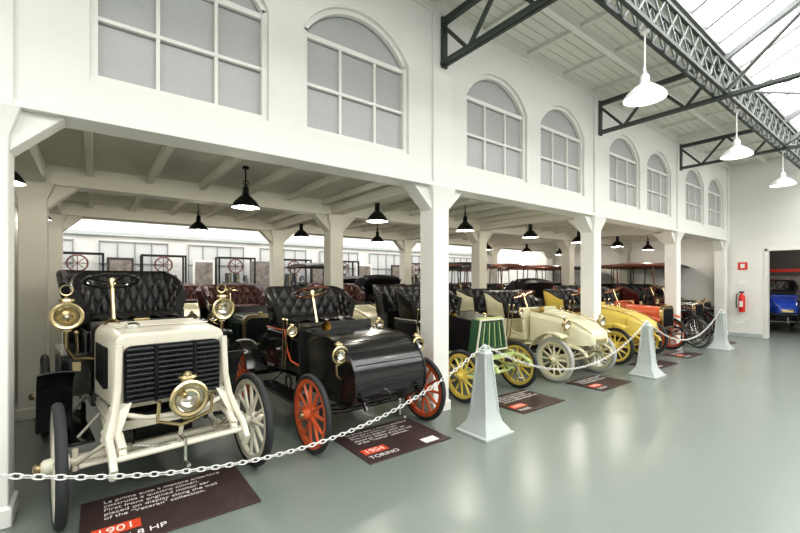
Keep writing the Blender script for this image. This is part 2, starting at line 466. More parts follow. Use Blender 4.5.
# tall iron display frames carrying engines and flywheels
def display_frame_mesh():
    m = MB(); W, D, H = 1.05, .42, 2.35
    for sx in (-1, 1):
        for sy in (-1, 1): m.bar((sx*W/2, sy*D/2, 0), (sx*W/2, sy*D/2, H), .045, DARKM)
        m.bar((sx*W/2, -D/2, .5), (sx*W/2, D/2, 1.3), .025, DARKM)
    for z in (.5, 1.3, H-.02):
        for sy in (-1, 1): m.bar((-W/2, sy*D/2, z), (W/2, sy*D/2, z), .04, DARKM)
        for sx in (-1, 1): m.bar((sx*W/2, -D/2, z), (sx*W/2, D/2, z), .04, DARKM)
        if z < 2: m.bx(-W/2, W/2, -D/2, D/2, z, z+.02, CAST)
    # twin cylinder engine
    m.box((-.1, 0, 1.46), (.5, .28, .26), CAST)
    for dx in (-.22, .02):
        m.cyl((dx, 0, 1.55), (dx, 0, 1.86), .085, CAST, n=14)
        for q in range(6): m.cyl((dx, 0, 1.62+.04*q), (dx, 0, 1.632+.04*q), .105, CAST, n=14)
        m.tube([(dx, -.09, 1.8), (dx, -.17, 1.75), (dx, -.18, 1.5)], .016, BRASS)
    m.torus((.30, 0, 1.58), (1, 0, 0), .20, .03, CAST, 24, 8)
    for q in range(6):
        t = pi/3*q; m.cyl((.30, 0, 1.58), (.30, .19*cos(t), 1.58+.19*sin(t)), .012, CAST, n=6)
    m.cyl((.1, 0, 1.58), (.38, 0, 1.58), .025, NICK)
    # gearbox and hanging chassis hoop
    m.box((-.2, 0, .66), (.4, .3, .26), CAST); m.cyl((0, 0, .68), (.3, 0, .68), .07, CAST)
    m.torus((.0, 0, 2.08), (0, 1, 0), .21, .022, WOOD, 26, 6)
    for q in range(8):
        t = pi/4*q; m.cyl((0, 0, 2.08), (.2*cos(t), 0, 2.08+.2*sin(t)), .010, WOOD, n=6)
    m.cyl((0, 0, 2.29), (0, 0, 2.33), .012, DARKM)
    return m
df = display_frame_mesh().obj('engine_display_frame', loc=(-.35, 13.12, 0))
for x in (1.55, 3.5, 5.4, 7.3, 10.75): place('engine_display_frame', df.data, None, (x, 13.12, 0))

# ------------------------------------------------------------------ pendants
def pendant_mesh(R, zbulb, ztop, shade, inner):
    m = MB(); z = 0
    prof = [(R, 0), (R*.98, .02), (R*.8, .07), (R*.5, .125), (R*.24, .16), (R*.22, .24), (R*.12, .27), (0, .275)]
    m.lathe(prof, (0, 0, 0), (0, 0, 1), shade, n=28)
    m.lathe([(R*.985, .002), (R*.78, .06), (R*.48, .112), (R*.2, .15), (0, .15)], (0, 0, 0), (0, 0, 1), inner, n=28)
    m.ball((0, 0, .05), .045, BULB, 10)
    m.cyl((0, 0, .27), (0, 0, ztop), .009, shade, n=6)
    m.torus((0, 0, .31), (0, 1, 0), .03, .006, shade, 12, 5)
    m.cyl((0, 0, ztop-.03), (0, 0, ztop), .04, shade, n=12)
    return m
pm = None; pu = None
for y in (5.17, 8.04):
    for x in (-.68, 1.5, 3.47, 5.4, 7.37, 9.3, 11.27, 13.2):
        under = any(abs(x-c) < .12 for c in COLX)
        loc = (x, y, 2.55)
        if under:
            if pu is None: o = pu = pendant_mesh(.165, 0, .28, PSHADE, WSHADE).obj('pendant_lamp', loc=loc, recalc=False)
            else: o = place('pendant_lamp', pu.data, None, loc)
        else:
            if pm is None: o = pm = pendant_mesh(.165, 0, .51, PSHADE, WSHADE).obj('pendant_lamp', loc=loc, recalc=False)
            else: o = place('pendant_lamp', pm.data, None, loc)
        point('bulb_light', o, (0, 0, -.03), 27)
pw = None
for x in (1.4, 4.77, 8.15, 11.4):
    if pw is None: o = pw = pendant_mesh(.21, 0, .74, WSHADE, WSHADE).obj('pendant_lamp_white', loc=(x, 1.9, 3.62), recalc=False)
    else: o = place('pendant_lamp_white', pw.data, None, (x, 1.9, 3.62))
    point('bulb_light', o, (0, 0, -.03), 5, r=.12)

# ------------------------------------------------------------------ barrier posts & chain
def obelisk_mesh():
    m = MB()
    L = [(0, .225), (.025, .225), (.03, .20), (.06, .185), (.13, .135), (.2, .118), (.23, .105), (.80, .055), (.82, .066), (.86, .066), (.875, .05), (.90, .045)]
    m.loft([[(sx*a, sy*a, z) for sx, sy in ((-1,-1),(1,-1),(1,1),(-1,1))] for z, a in L], OBEL)
    for sx in (-1, 1):
        for sy in (-1, 1):
            m.bar((sx*.105, sy*.105, .2), (sx*.055, sy*.055, .81), .022, OBEL)
    m.ball((0, 0, .915), .035, OBEL, 12)
    m.torus((0, 0, .93), (1, 0, 0), .022, .006, CHAINM, 12, 5)
    return m
om = obelisk_mesh().obj('barrier_post', loc=(3.38, 2.95, 0), bevel=.004)
OB = [(-1.04, 2.85), (3.38, 2.95), (7.64, 3.01), (12.0, 3.1)]
for p in (OB[0], OB[2], OB[3]): place('barrier_post', om.data, None, (p[0], p[1], 0), .004)
def chain(p0, p1, sag, name='barrier_chain'):
    m = MB(); p0 = Vector(p0); p1 = Vector(p1); n = int((p1-p0).length*1.05/.046)
    def P(t): q = p0.lerp(p1, t); q.z -= sag*4*t*(1-t); return q
    for i in range(n):
        a = P(i/n); b = P((i+1)/n); c = (a+b)/2; d = (b-a).normalized()
        sd = Vector((0, 0, 1)).cross(d).normalized(); up = d.cross(sd)
        w = (sd+up)*.7071 if i % 2 else (sd-up)*.7071
        pts = []
        for k in range(10):
            t = 2*pi*k/10; pts.append(c+d*(.031*cos(t))+w*(.014*sin(t)))
        m.tube(pts, .004, CHAINM, n=5, closed=True)
    m.obj(name)
def top(i, s=0): return (OB[i][0]+s*.035, OB[i][1], .93)
chain(top(0, 1), top(1, -1), .56); chain(top(1, 1), top(2, -1), .5); chain(top(2, 1), top(3, -1), .5)
chain(top(3, 1), (XE-.03, 3.1, .93), .4)

# ------------------------------------------------------------------ floor signs
def text(s, par, loc, size, mt, rot=0):
    c = bpy.data.curves.new('text', 'FONT'); c.body = s; c.size = size; c.extrude = .0008
    c.materials.append(mt); o = bpy.data.objects.new('text', c); C.objects.link(o); o.parent = par; o.location = loc; return o
def floor_sign(x0, x1, y0, y1, yr, nm, lines):
    e = empty('floor_sign', (x0, y0, 0)); w = x1-x0; h = y1-y0
    m = MB(); m.bx(0, w, 0, h, .001, .012, SIGNM); m.obj('panel', e, bevel=.003)
    m = MB(); m.bx(.06, .33, .17, .285, .012, .0135, SIGNO)
    if yr == '1904': m.bx(w-.30, w-.12, .05, .16, .012, .0135, TEXTM)
    m.obj('year_tag', e)
    text(yr, e, (.08, .19, .014), .11, TEXTM)
    text(nm, e, (.06, .07, .0125), .085, TEXTM)
    for i, l in enumerate(lines): text(l, e, (.13, h-.10-i*.062, .0125), .058, TEXTM)
LN = ['La prima auto a motore anteriore', 'costruita a quattro cilindri.', 'First front engined motor car', 'placed on display along the wall', 'of the "Veteran" collection.']
floor_sign(-.08, .99, 3.02, 3.76, '1901', 'FIAT | 8 HP', LN)
floor_sign(1.96, 2.96, 3.03, 3.80, '1904', 'TORINO', LN)
floor_sign(4.2, 5.12, 3.04, 3.72, '1902', 'PARIS', LN[:4])
floor_sign(6.0, 6.92, 2.95, 3.55, '1903', 'LYON', LN[:3])
floor_sign(8.3, 9.2, 3.05, 3.6, '1905', 'MILANO', LN[:3])
floor_sign(9.95, 10.8, 3.1, 3.6, '1906', 'TORINO', LN[:2])
floor_sign(12.7, 13.5, 3.15, 3.6, '1907', 'PARIS', LN[:2])

# ------------------------------------------------------------------ cars
def wheel_mesh(r, w, wood, tire, ns=12):
    m = MB(); R = r-w/2
    m.torus((0, 0, 0), (0, 1, 0), R, w/2, tire, 40, 10)
    ri = r-w
    m.lathe([(ri+.008, -w*.42), (ri+.008, w*.42), (ri-.035, w*.32), (ri-.035, -w*.32), (ri+.008, -w*.42)], (0, 0, 0), (0, 1, 0), wood, n=40)
    for i in range(ns):
        t = 2*pi*i/ns; d = Vector((cos(t), 0, sin(t))); o = Vector((0, .012*(1 if i % 2 else -1), 0))
        m.cyl(d*.05+o, d*(ri-.03), .019, wood, r1=.014, n=7)
    m.lathe([(0, -.07), (.05, -.06), (.055, -.02), (.085, -.018), (.085, .018), (.055, .02), (.048, .075), (.03, .09), (.028, .105), (0, .108)], (0, 0, 0), (0, 1, 0), wood, n=16)
    m.lathe([(.032, .085), (.036, .11), (.02, .125), (0, .128)], (0, 0, 0), (0, 1, 0), BRASS, n=14)
    return m
WM = {}
def arcpath(cx, cz, R, a0, a1, n=12):
    return [(cx+R*cos(radians(a0+(a1-a0)*k/n)), cz+R*sin(radians(a0+(a1-a0)*k/n))) for k in range(n+1)]

def make_car(name, X, Y, head, **k):
    o = dict(L=1.95, tr=.6, rf=.36, rr=.40, tw=.07, wood=CREAM, tire=TIRE, body=BLACK, frame=BLACK, leather=LEATH, trim=BRASS, lampm=BRASS,
             hood='box', zc=1.05, zs=1.48, fend=True, roof=None, tonneau=True, folded=False, ns=12, steer=-1, lamps='side', hoodm=None, bw=.48, rail=.55, lo=None, sf=-1.14)
    o.update(k); g = lambda q: o[q]
    e = empty(name, (X, Y, 0), radians(head))
    L, tr, rf, rr = g('L'), g('tr'), g('rf'), g('rr'); body, fr = g('body'), g('frame'); hm = g('hoodm') or body; lb = g('lampm'); bw = g('bw')
    lo = g('lo') or bw+.1
    for nm, x, y, r in (('front_left', 0, tr, rf), ('front_right', 0, -tr, rf), ('rear_left', -L, tr, rr), ('rear_right', -L, -tr, rr)):
        key = (r, g('tw'), g('wood'), g('tire'), g('ns'))
        if key not in WM: WM[key] = wheel_mesh(*key)
        if isinstance(WM[key], MB):
            w = WM[key].obj('wheel_'+nm, e, (x, y, r), ang=40); WM[key] = w.data
        else: w = place('wheel_'+nm, WM[key], e, (x, y, r))
        if y < 0: w.rotation_euler = (0, 0, pi)
    # chassis
    m = MB(); zr = g('rail')
    for s in (-1, 1):
        y = s*.36
        m.tube([(.42, y, zr-.12), (.38, y, zr-.05), (.28, y, zr), (.1, y, zr+.02), (-.4, y, zr+.02), (-L-.25, y, zr+.02), (-L-.42, y, zr-.03)], .028, fr, 8)
        m.bx(-L-.2, .1, y-.02, y+.02, zr-.03, zr+.06, fr)
        for cx, ra in ((0, rf), (-L, rr)):
            for q in range(3):
                hl = .42-.1*q
                m.strip([(cx+t*hl, ra+.05-q*.013+.11*t*t) for t in [i/6-1 for i in range(13)]], y-.02, y+.02, .01, DARKM if fr is BLACK else fr)
            m.box((cx, y, ra+.025), (.08, .06, .07), fr)
        m.cyl((.40, y, zr-.1), (.42, y, rf+.12), .016, fr)
    m.cyl((0, -tr+.05, rf), (0, -.36, rf-.05), .022, fr); m.cyl((0, tr-.05, rf), (0, .36, rf-.05), .022, fr)
    m.cyl((0, -.36, rf-.05), (0, .36, rf-.05), .024, fr)
    m.cyl((-L, -tr+.05, rr), (-L, tr-.05, rr), .03, fr); m.ball((-L, 0, rr), .12, fr)
    m.cyl((-.14, -tr+.12, rf-.02), (-.14, tr-.12, rf-.02), .011, fr)
    for s in (-1, 1):
        m.cyl((0, s*(tr-.08), rf), (-.15, s*(tr-.12), rf-.02), .012, fr)
        m.cyl((0, s*(tr-.09), rf-.07), (0, s*(tr-.09), rf+.08), .018, fr)
    for xx in (.1, -.7, -1.4, -L-.2): m.bx(xx-.02, xx+.02, -.36, .36, zr-.02, zr+.04, fr)
    m.box((-.35, 0, zr-.08), (.5, .4, .2), DARKM)
    m.cyl((-.9, .1, zr-.05), (-1.5, .1, zr-.05), .08, DARKM, n=14)
    m.cyl((-.2, -.2, zr-.12), (-L-.3, -.25, zr-.15), .022, DARKM)
    for s in (-1, 1): m.torus((-1.2, s*.42, rr), (0, 1, 0), .08, .012, DARKM, 16, 6)
    m.cyl((.3, 0, zr-.07), (.46, 0, zr-.07), .014, NICK); m.cyl((.46, 0, zr-.07), (.46, 0, zr-.22), .011, NICK); m.cyl((.46, 0, zr-.22), (.54, 0, zr-.22), .015, NICK)
    m.obj('chassis', e)
    # hood
    m = MB(); ht = g('hood')
    if ht == 'grille':
        m.loftx([(.17, .35, .76, 1.25, .06), (.15, .365, .74, 1.27, .07), (-.2, .38, .74, 1.29, .08), (-.60, .40, .72, 1.29, .09)], hm)
        m.loftx([(.20, .32, .78, 1.185, .05), (.15, .32, .78, 1.185, .05)], GRILLE)
        for q in range(11):
            z = .80+q*.036
            m.cyl((.21, -.31, z), (.21, .31, z), .014, GRILLE, n=8)
        for q in range(33):
            y = -.30+q*.60/32; m.bx(.195, .222, y-.0025, y+.0025, .79, 1.175, GRILLE)
        for s in (-.13, .13): m.bx(.19, .235, s-.012, s+.012, .78, 1.19, GRILLE)
        for s in (-1, 1):
            m.tube([(.2, s*.35, 1.20), (.21, s*.36, .9), (.24, s*.38, .74), (.30, s*.42, .60)], .026, hm, 8)
            m.loft([[(x, s*a, z) for x, a, z in ((.16, .40, .78), (.24, .38, .74), (.24, .28, .80), (.16, .28, .80))], [(x, s*a, z) for x, a, z in ((.14, .45, .55), (.30, .44, .55), (.30, .36, .60), (.14, .36, .60))]], hm)
        m.tube([(.23, -.34, .73), (.25, -.2, .68), (.26, 0, .66), (.25, .2, .68), (.23, .34, .73)], .018, hm, 8)
        m.lathe([(.05, 0), (.05, .03), (.03, .045), (0, .05)], (-.1, -.22, 1.28), (0, 0, 1), NICK, 14)
        for q in range(4): m.box((-.12-.13*q, 0, 1.295), (.02, .66, .008), hm)
        for s in (-1, 1):
            for q in range(6): m.box((-.1-.08*q, s*.39, 1.0), (.025, .03, .3), GRILLE)
            for q in range(5): m.ball((.18, s*.345, .82+.09*q), .008, NICK, 6)
    elif ht == 'curved':
        prof = [(-.95, .42), (.20, .42), (.29, .46), (.345, .55), (.355, .66), (.33, .78), (.27, .88), (.18, .96), (.05, 1.02), (-.15, 1.05), (-.5, 1.06), (-.95, 1.08)]
        m.ext(prof, -.44, .44, hm)
        for s in (-1, 1):
            m.tube([(x+.003, s*.44, z) for x, z in prof[1:]], .014, hm, 6)
        for q in range(9):
            t = q/8; i = 3+t*5; a = int(i); f = i-a
            x = prof[a][0]*(1-f)+prof[min(a+1, 9)][0]*f; z = prof[a][1]*(1-f)+prof[min(a+1, 9)][1]*f
            m.cyl((x, -.41, z), (x, .41, z), .006, DARKM, n=6)
        m.bx(-.97, -.93, -.5, .5, .6, 1.12, hm)
    elif ht == 'scuttle':
        m.loftx([(.44, .20, .62, .74, .05), (.40, .25, .60, .82, .08), (.2, .31, .58, .93, .1), (-.1, .36, .58, 1.02, .1), (-.62, .43, .58, 1.10, .1)], hm)
        for q in range(7):
            x = .1-.09*q
            for s in (-1, 1): m.box((x, s*(.345-.11*(x+.1)*.8), .82), (.02, .03, .2), hm)
        m.loftx([(.455, .13, .64, .71, .02), (.44, .15, .63, .73, .03)], g('trim'))
        for s in (-1, 1): m.tube([(.42, s*.22, .80), (.2, s*.28, .935), (-.1, s*.33, 1.03), (-.62, s*.40, 1.11)], .01, g('trim'), 6)
        for q in range(6): m.bx(.02-.1*q, .05-.1*q, -.2, .2, 1.0+.016*q, 1.015+.016*q, hm)
    elif ht == 'flare':
        m.loft([[(x, s*w, z) for s, w, z in ((1, a, z0), (1, b, z1), (-1, b, z1), (-1, a, z0))] for x, a, b, z0, z1 in ((.0, .33, .24, .64, 1.08), (-.14, .34, .26, .63, 1.09))], hm)
        m.loft([[(x, s*w, z) for s, w, z in ((1, a, z0), (1, b, z1), (-1, b, z1), (-1, a, z0))] for x, a, b, z0, z1 in ((-.14, .33, .25, .62, 1.07), (-.72, .42, .40, .58, 1.14))], BLACK)
        for q in range(9):
            y = -.25+q*.0625; m.bar((.01, y*1.1, .68), (.01, y*.8, 1.04), .012, LIME if q % 2 else hm)
        m.tube([(.015, -.33, .64), (.015, -.24, 1.08), (.015, .24, 1.08), (.015, .33, .64)], .018, g('trim'), 6, closed=True)
        m.box((-.03, 0, 1.095), (.08, .5, .03), LIME)
    else:
        m.loftx([(.12, .28, .58, 1.03, .12), (.1, .28, .58, 1.03, .12), (-.62, .34, .58, 1.06, .14)], hm)
        m.loftx([(.18, .30, .55, 1.07, .13), (.10, .30, .55, 1.07, .13)], g('trim'))
        m.loftx([(.19, .25, .60, 1.01, .1), (.17, .25, .60, 1.01, .1)], GRILLE)
        for q in range(14):
            y = -.23+q*.46/13; m.bx(.188, .196, y-.003, y+.003, .62, .98, DARKM)
        m.lathe([(.04, 0), (.04, .04), (0, .06)], (.14, 0, 1.06), (0, 0, 1), g('trim'), 12)
        for q in range(7):
            for s in (-1, 1): m.box((-.02-.08*q, s*.315, .8), (.02, .03, .22), hm)
    m.obj('hood', e, bevel=.004)
    # dash, floor, body
    zc, zs = g('zc'), g('zs'); m = MB()
    hz = 1.26 if ht == 'grille' else 1.12
    m.box((-.74, 0, (hz+.58)/2+.02), (.04, bw*2, hz-.55), body, Matrix.Rotation(radians(-6), 3, 'Y'))
    m.bx(-L-.3 if g('tonneau') else -1.75, -.72, -bw, bw, .58, .66, body)
    m.loftx([(-1.08, bw, .64, zc-.1, .03), (-1.7, bw, .64, zc-.1, .03)], body)
    tm = g('trim') if g('trim') is not BRASS else fr
    if ht == 'grille': tm = BLACK
    for s in (-1, 1):
        m.tube([(-.74, s*bw, .68), (-.95, s*bw, .70), (-1.06, s*bw, .82), (-1.12, s*bw, zc-.08), (-1.7, s*bw, zc-.08)], .014, tm, 6)
        m.bx(-1.5, -.45, min(s*bw, s*(bw+.22)), max(s*bw, s*(bw+.22)), .36, .385, body)
        m.cyl((-.6, s*.36, .55), (-.6, s*(bw+.1), .38), .012, fr); m.cyl((-1.35, s*.36, .55), (-1.35, s*(bw+.1), .38), .012, fr)
    m.tube([(-1.06, -bw, zc-.09), (-1.06, bw, zc-.09)], .016, tm, 6)
    if ht == 'grille':
        for s in (-1, 1):
            a, b = sorted((s*bw, s*(bw+.20)))
            m.bx(-1.45, -.68, a, b, .70, 1.02, body); m.bx(-1.46, -.67, a-.005, b+.005, 1.02, 1.045, body)
            m.bx(-.675, -.665, (a+b)/2-.03, (a+b)/2+.03, .9, .98, BRASS)
            m.strip([(-.34, .96), (-.45, .92), (-.55, .80), (-.62, .62), (-.68, .45), (-.9, .40), (-1.4, .39)], *sorted((s*(tr-.12), s*(tr+.10))), .012, body, .012)
        m.box((-.70, .12, 1.20), (.04, .22, .16), BRASS); m.box((-.70, -.05, 1.28), (.05, .12, .06), BRASS)
        for q in range(4): m.cyl((-.68, -.28+.06*q, 1.14), (-.64, -.28+.06*q, 1.14), .02, BRASS, n=12)
    m.obj('body', e, bevel=.008)
    m = MB()
    m.cushion(-1.62, -1.06, -bw+.05, bw-.05, zc-.1, zc+.06, 5, 9, g('leather'))
    m.seatback(upath(g('sf'), -1.66, bw-.01, .16), zc-.04, zs, .07, .026, 24, 4, g('leather'), body, flare=.07, drop=(zs-zc)*.45)
    m.obj('front_seat', e)
    if g('tonneau'):
        m = MB(); w = bw+.04
        xb = -L-.35
        m.seatback(upath(-1.80, xb, w, .24), .62, zc-.02, .05, .0, 14, 1, body, body, flare=.03)
        m.cushion(xb+.08, xb+.5, -w+.08, w-.08, zc-.3, zc+.05, 3, 7, g('leather'))
        m.seatback(upath(-1.86, xb-.03, w+.02, .24), zc-.02, zs+.02, .07, .028, 20, 3, g('leather'), body, flare=.06, drop=(zs-zc)*.3)
        m.obj('rear_seat', e)
    else:
        m = MB(); m.loftx([(-1.7, bw-.06, .62, zc-.05, .08), (-L-.3, bw-.1, .62, .86, .08)], body); m.obj('rear_deck', e, bevel=.006)
    # steering and levers
    m = MB(); sy = g('steer')*.24; zw = zc+.38
    m.cyl((-.62, sy, .62), (-.93, sy, zw), .018, BRASS)
    a = Vector((-.31, 0, zw-.62)).normalized()
    wm = WOOD if ht != 'grille' else BLACK
    c = Vector((-.93, sy, zw)); m.torus(c, a, .20, .014, wm, 30, 8)
    A, u, v = basis(a)
    for q in range(4):
        t = pi/2*q+.4; m.cyl(c-a*.02, c+(u*cos(t)+v*sin(t))*.195, .008, BRASS if ht != 'grille' else BLACK, n=6)
    m.cyl(c-a*.05, c+a*.02, .03, BRASS, n=12)
    for q in range(2):
        m.cyl((-1.0-.08*q, g('steer')*(bw+.05), .6), (-.88-.1*q, g('steer')*(bw+.08), 1.18), .011, BRASS); m.ball((-.88-.1*q, g('steer')*(bw+.08), 1.19), .02, BRASS, 8)
    m.lathe([(.06, .16), (.04, .10), (.02, .04), (.014, -.1), (.0, -.1)], (-.62, sy*1.25, hz+.0), (1, 0, .1), BRASS, 16)
    m.obj('controls', e)
    # lamps
    m = MB()
    if g('lamps') == 'side':
        for s in (-1, 1):
            m.lamp((-.62, s*lo, 1.0), (1, 0, 0), .075, lb); m.cyl((-.66, s*lo, .9), (-.72, s*bw, .85), .012, lb)
    elif g('lamps') == 'front':
        for s in (-1, 1):
            m.lamp((.16, s*.50, .93), (1, 0, 0), .08, lb); m.tube([(.1, s*.5, .82), (.08, s*.48, .72), (.05, s*.38, .62)], .014, lb)
            m.lamp((-.70, s*lo, 1.08), (1, 0, 0), .055, lb)
            m.cyl((-.70, s*lo, 1.0), (-.73, s*(bw-.02), .95), .01, lb)
    elif g('lamps') == 'grille':
        for s in (-1, 1):
            m.lamp((-.48, s*lo, 1.37), (1, 0, .0), .095, lb)
            m.tube([(-.5, s*lo, 1.25), (-.52, s*lo, 1.12), (-.6, s*(lo-.05), 1.02), (-.72, s*(bw-.04), .98)], .014, lb)
            m.torus((-.52, s*lo, 1.57), (1, 0, 0), .04, .006, lb, 14, 5)
        m.lamp((.46, .02, .82), (1, 0, 0), .115, lb)
        m.tube([(.42, -.15, .82), (.40, -.16, .68), (.36, 0, .61), (.40, .19, .68), (.42, .19, .82)], .013, lb)
        m.cyl((.36, 0, .6), (.3, 0, .48), .016, fr)
    m.obj('lamps', e)
    if g('fend'):
        m = MB()
        for s in (-1, 1):
            y0, y1 = sorted((s*(tr-.10), s*(tr+.10)))
            if g('fend') != 'rear':
                p = arcpath(0, rf, rf+.07, 60, 150)[:]
                p += [(-.55, .55), (-.75, .40), (-.95, .375)]
                m.strip(p, y0, y1, .012, body, .015); m.cyl((-.05, s*.36, zr), (-.05, s*tr, rf*2+.06), .010, fr)
            m.strip(arcpath(-L, rr, rr+.07, 20, 155), y0, y1, .012, body, .015)
            m.cyl((-L, s*.36, zr), (-L, s*tr, rr*2+.06), .010, fr)
        m.obj('fenders', e)
    if g('roof'):
        m = MB(); zt = 2.08; xb = -L-.45; rm = g('roof')
        secs = []
        for x, dz in ((-.45, -.03), (-.50, 0), (-.9, .03), (-1.5, .045), (xb+.05, 0), (xb, -.03)):
            secs.append([(x, y, zt+dz+.05*(1-(y/.62)**2)) for y in [-.62+.155*i for i in range(9)]]+[(x, y, zt+dz-.03) for y in (.62, -.62)])
        m.loft(secs, rm)
        for s in (-1, 1):
            for x, zb in ((-.74, 1.1), (-1.72, zc), (xb+.12, zc)):
                m.cyl((x, s*(bw+.02), zb), (x, s*.56, zt), .016, WOOD if rm is not LEATH else BLACK, n=8)
            m.tube([(-.5, s*.6, zt-.03), (xb+.02, s*.6, zt-.03)], .018, WOOD)
            n = 26
            for q in range(n):
                x = -.5+(xb+.5)*q/n; m.cyl((x, s*.61, zt-.03), (x, s*.61, zt-.09), .008, rm, n=5)
        m.obj('canopy', e)
    if g('folded'):
        m = MB(); xb = -1.72 if not g('tonneau') else -L-.38
        zc2 = zc+.12
        secs = []
        for q in range(17):
            a = radians(60+q*7.5); R1 = .52+.035*(q % 2); R0 = .10
            ys = (-.56, -.5, 0, .5, .56); zz = (-.05, 0, .03, 0, -.05)
            secs.append([(xb+.02+R1*cos(a), y, zc2+R1*sin(a)+dz) for y, dz in zip(ys, zz)]+[(xb+.02+R0*cos(a), .56, zc2+R0*sin(a)), (xb+.02+R0*cos(a), -.56, zc2+R0*sin(a))])
        m.loft(secs, LEATH)
        for q in range(4):
            a = radians(64+q*38)
            for s in (-1, 1): m.cyl((xb+.02, s*.58, zc2), (xb+.02+.55*cos(a), s*.58, zc2+.55*sin(a)-.03), .011, DARKM, n=6)
        m.obj('folded_top', e)
    if ht == 'grille':
        m = MB()
        for s in (-1, 1):
            m.tube([(.12, s*.42, .60), (.3, s*.42, .60), (.42, s*.42, .55), (.5, s*.42, .46), (.46, s*.42, .40)], .024, fr, 8)
            m.cyl((0, s*(tr-.09), rf-.03), (.28, s*.42, .58), .014, fr)
        m.cyl((.44, -.42, .50), (.44, .42, .50), .018, fr)
        m.cyl((.14, -tr+.1, rf), (.14, tr-.1, rf), .016, fr)
        m.cyl((.0, -tr+.04, rf+.0), (.0, tr-.04, rf+.0), .024, fr)
        m.tube([(-.2, -.2, .5), (.1, -.25, .45), (.2, .05, .40), (.2, .4, .41)], .012, NICK)
        m.cyl((.14, .3, rf), (.0, .58, rf+.05), .014, fr)
        m.obj('front_frame', e)
    return e
def dup_car(src, X, Y, head):
    e = empty(src.name.split('.')[0], (X, Y, 0), radians(head))
    for c in list(src.children):
        n = c.copy(); C.objects.link(n); n.parent = e
    return e

make_car('antique_car', .46, 3.62, -84, L=2.15, tr=.66, rf=.41, rr=.43, tw=.065, wood=CREAM, body=BLACK, frame=CREAM, hoodm=CREAM, hood='grille', zc=1.26, zs=1.71,
         fend=False, lamps='grille', lampm=BRASS, rail=.60, ns=12, bw=.41, lo=.585, sf=-1.36)
make_car('antique_car', 2.37, 3.62, -88, L=1.95, tr=.72, rf=.375, rr=.39, tw=.055, wood=ORANGE, body=BLACK, frame=BLACK, hood='curved', zc=1.12, zs=1.53, tonneau=False, lamps='front', ns=12, trim=ORANGE, bw=.5, fend='rear', sf=-1.25)
make_car('antique_car', 4.56, 3.85, -90, L=1.9, tr=.60, rf=.355, rr=.40, tw=.06, wood=YEL, body=BLACK, frame=LIME, hood='flare', hoodm=GREEN, zc=1.08, zs=1.5, lamps='side', trim=CREAM, fend=False)
make_car('antique_car', 6.55, 3.68, -94, L=2.1, tr=.60, rf=.36, rr=.40, tw=.075, tire=TIREW, wood=CREAM2, body=CREAM2, frame=CREAM2, hood='scuttle', zc=1.0, zs=1.4, lamps='front')
make_car('antique_car', 8.72, 3.75, -91, L=2.0, tr=.62, rf=.36, rr=.40, wood=YEL, body=YEL, frame=YEL, hood='scuttle', zc=1.0, zs=1.4, lamps='side', folded=True)
make_car('antique_car', 10.33, 3.8, -90, L=2.0, tr=.58, rf=.38, rr=.40, wood=REDB, body=REDB, frame=BLACK, hood='box', zc=1.02, zs=1.45, lamps='side')
make_car('antique_car', 13.0, 4.0, -90, L=2.0, tr=.54, rf=.42, rr=.44, tw=.05, wood=MAROON, body=MAROON, frame=BLACK, hood='box', roof=WOOD, lamps='side', ns=14, bw=.44)
make_car('antique_car', 14.35, 4.2, -90, L=2.0, tr=.54, rf=.40, rr=.42, tw=.05, wood=BLACK, body=BLACK, frame=BLACK, hood='box', roof=LEATH, lamps='side', ns=14, bw=.44)
# second row
back = [(.75, BLACK, WOOD, None, 'box', DKGREEN, LEATH), (2.25, BLACK, YEL, None, 'box', DKGREEN, LEATHR), (4.6, BLACK, CREAM, None, 'scuttle', CREAM2, LEATHR), (6.2, BLACK, REDB, None, 'box', MAROON, LEATH),
        (8.4, BLACK, WOOD, LEATH, 'box', BLACK, LEATH), (10.2, MAROON, REDB, WOOD, 'box', MAROON, LEATH), (12.3, BLACK, REDB, WOOD, 'box', MAROON, LEATH), (14.0, MAROON, YEL, LEATH, 'box', BLACK, LEATH)]
B = []
for x, b, w, r, h, hm, le in back:
    B.append(make_car('antique_car', x, 7.05, -90, L=1.75, tr=.56, rf=.38, rr=.42, wood=w, body=b, frame=BLACK, hood=h, hoodm=hm, leather=le, roof=r, lamps='side', folded=(r is None and x > 5), zc=1.1, zs=1.5))
for i, (x, q) in enumerate(((.1, 3), (1.7, 2), (3.4, 0), (5.3, 4), (7.0, 3), (8.9, 1), (10.6, 4), (12.9, 6))):
    dup_car(B[q], x, 10.05, -90+(i % 3-1)*4)
make_car('antique_car', 17.6, 2.9, 200, L=2.1, tr=.6, wood=BLACK, body=BLUE, hoodm=BLUE, frame=BLACK, hood='scuttle', lamps='front', zc=1.25, zs=1.6)

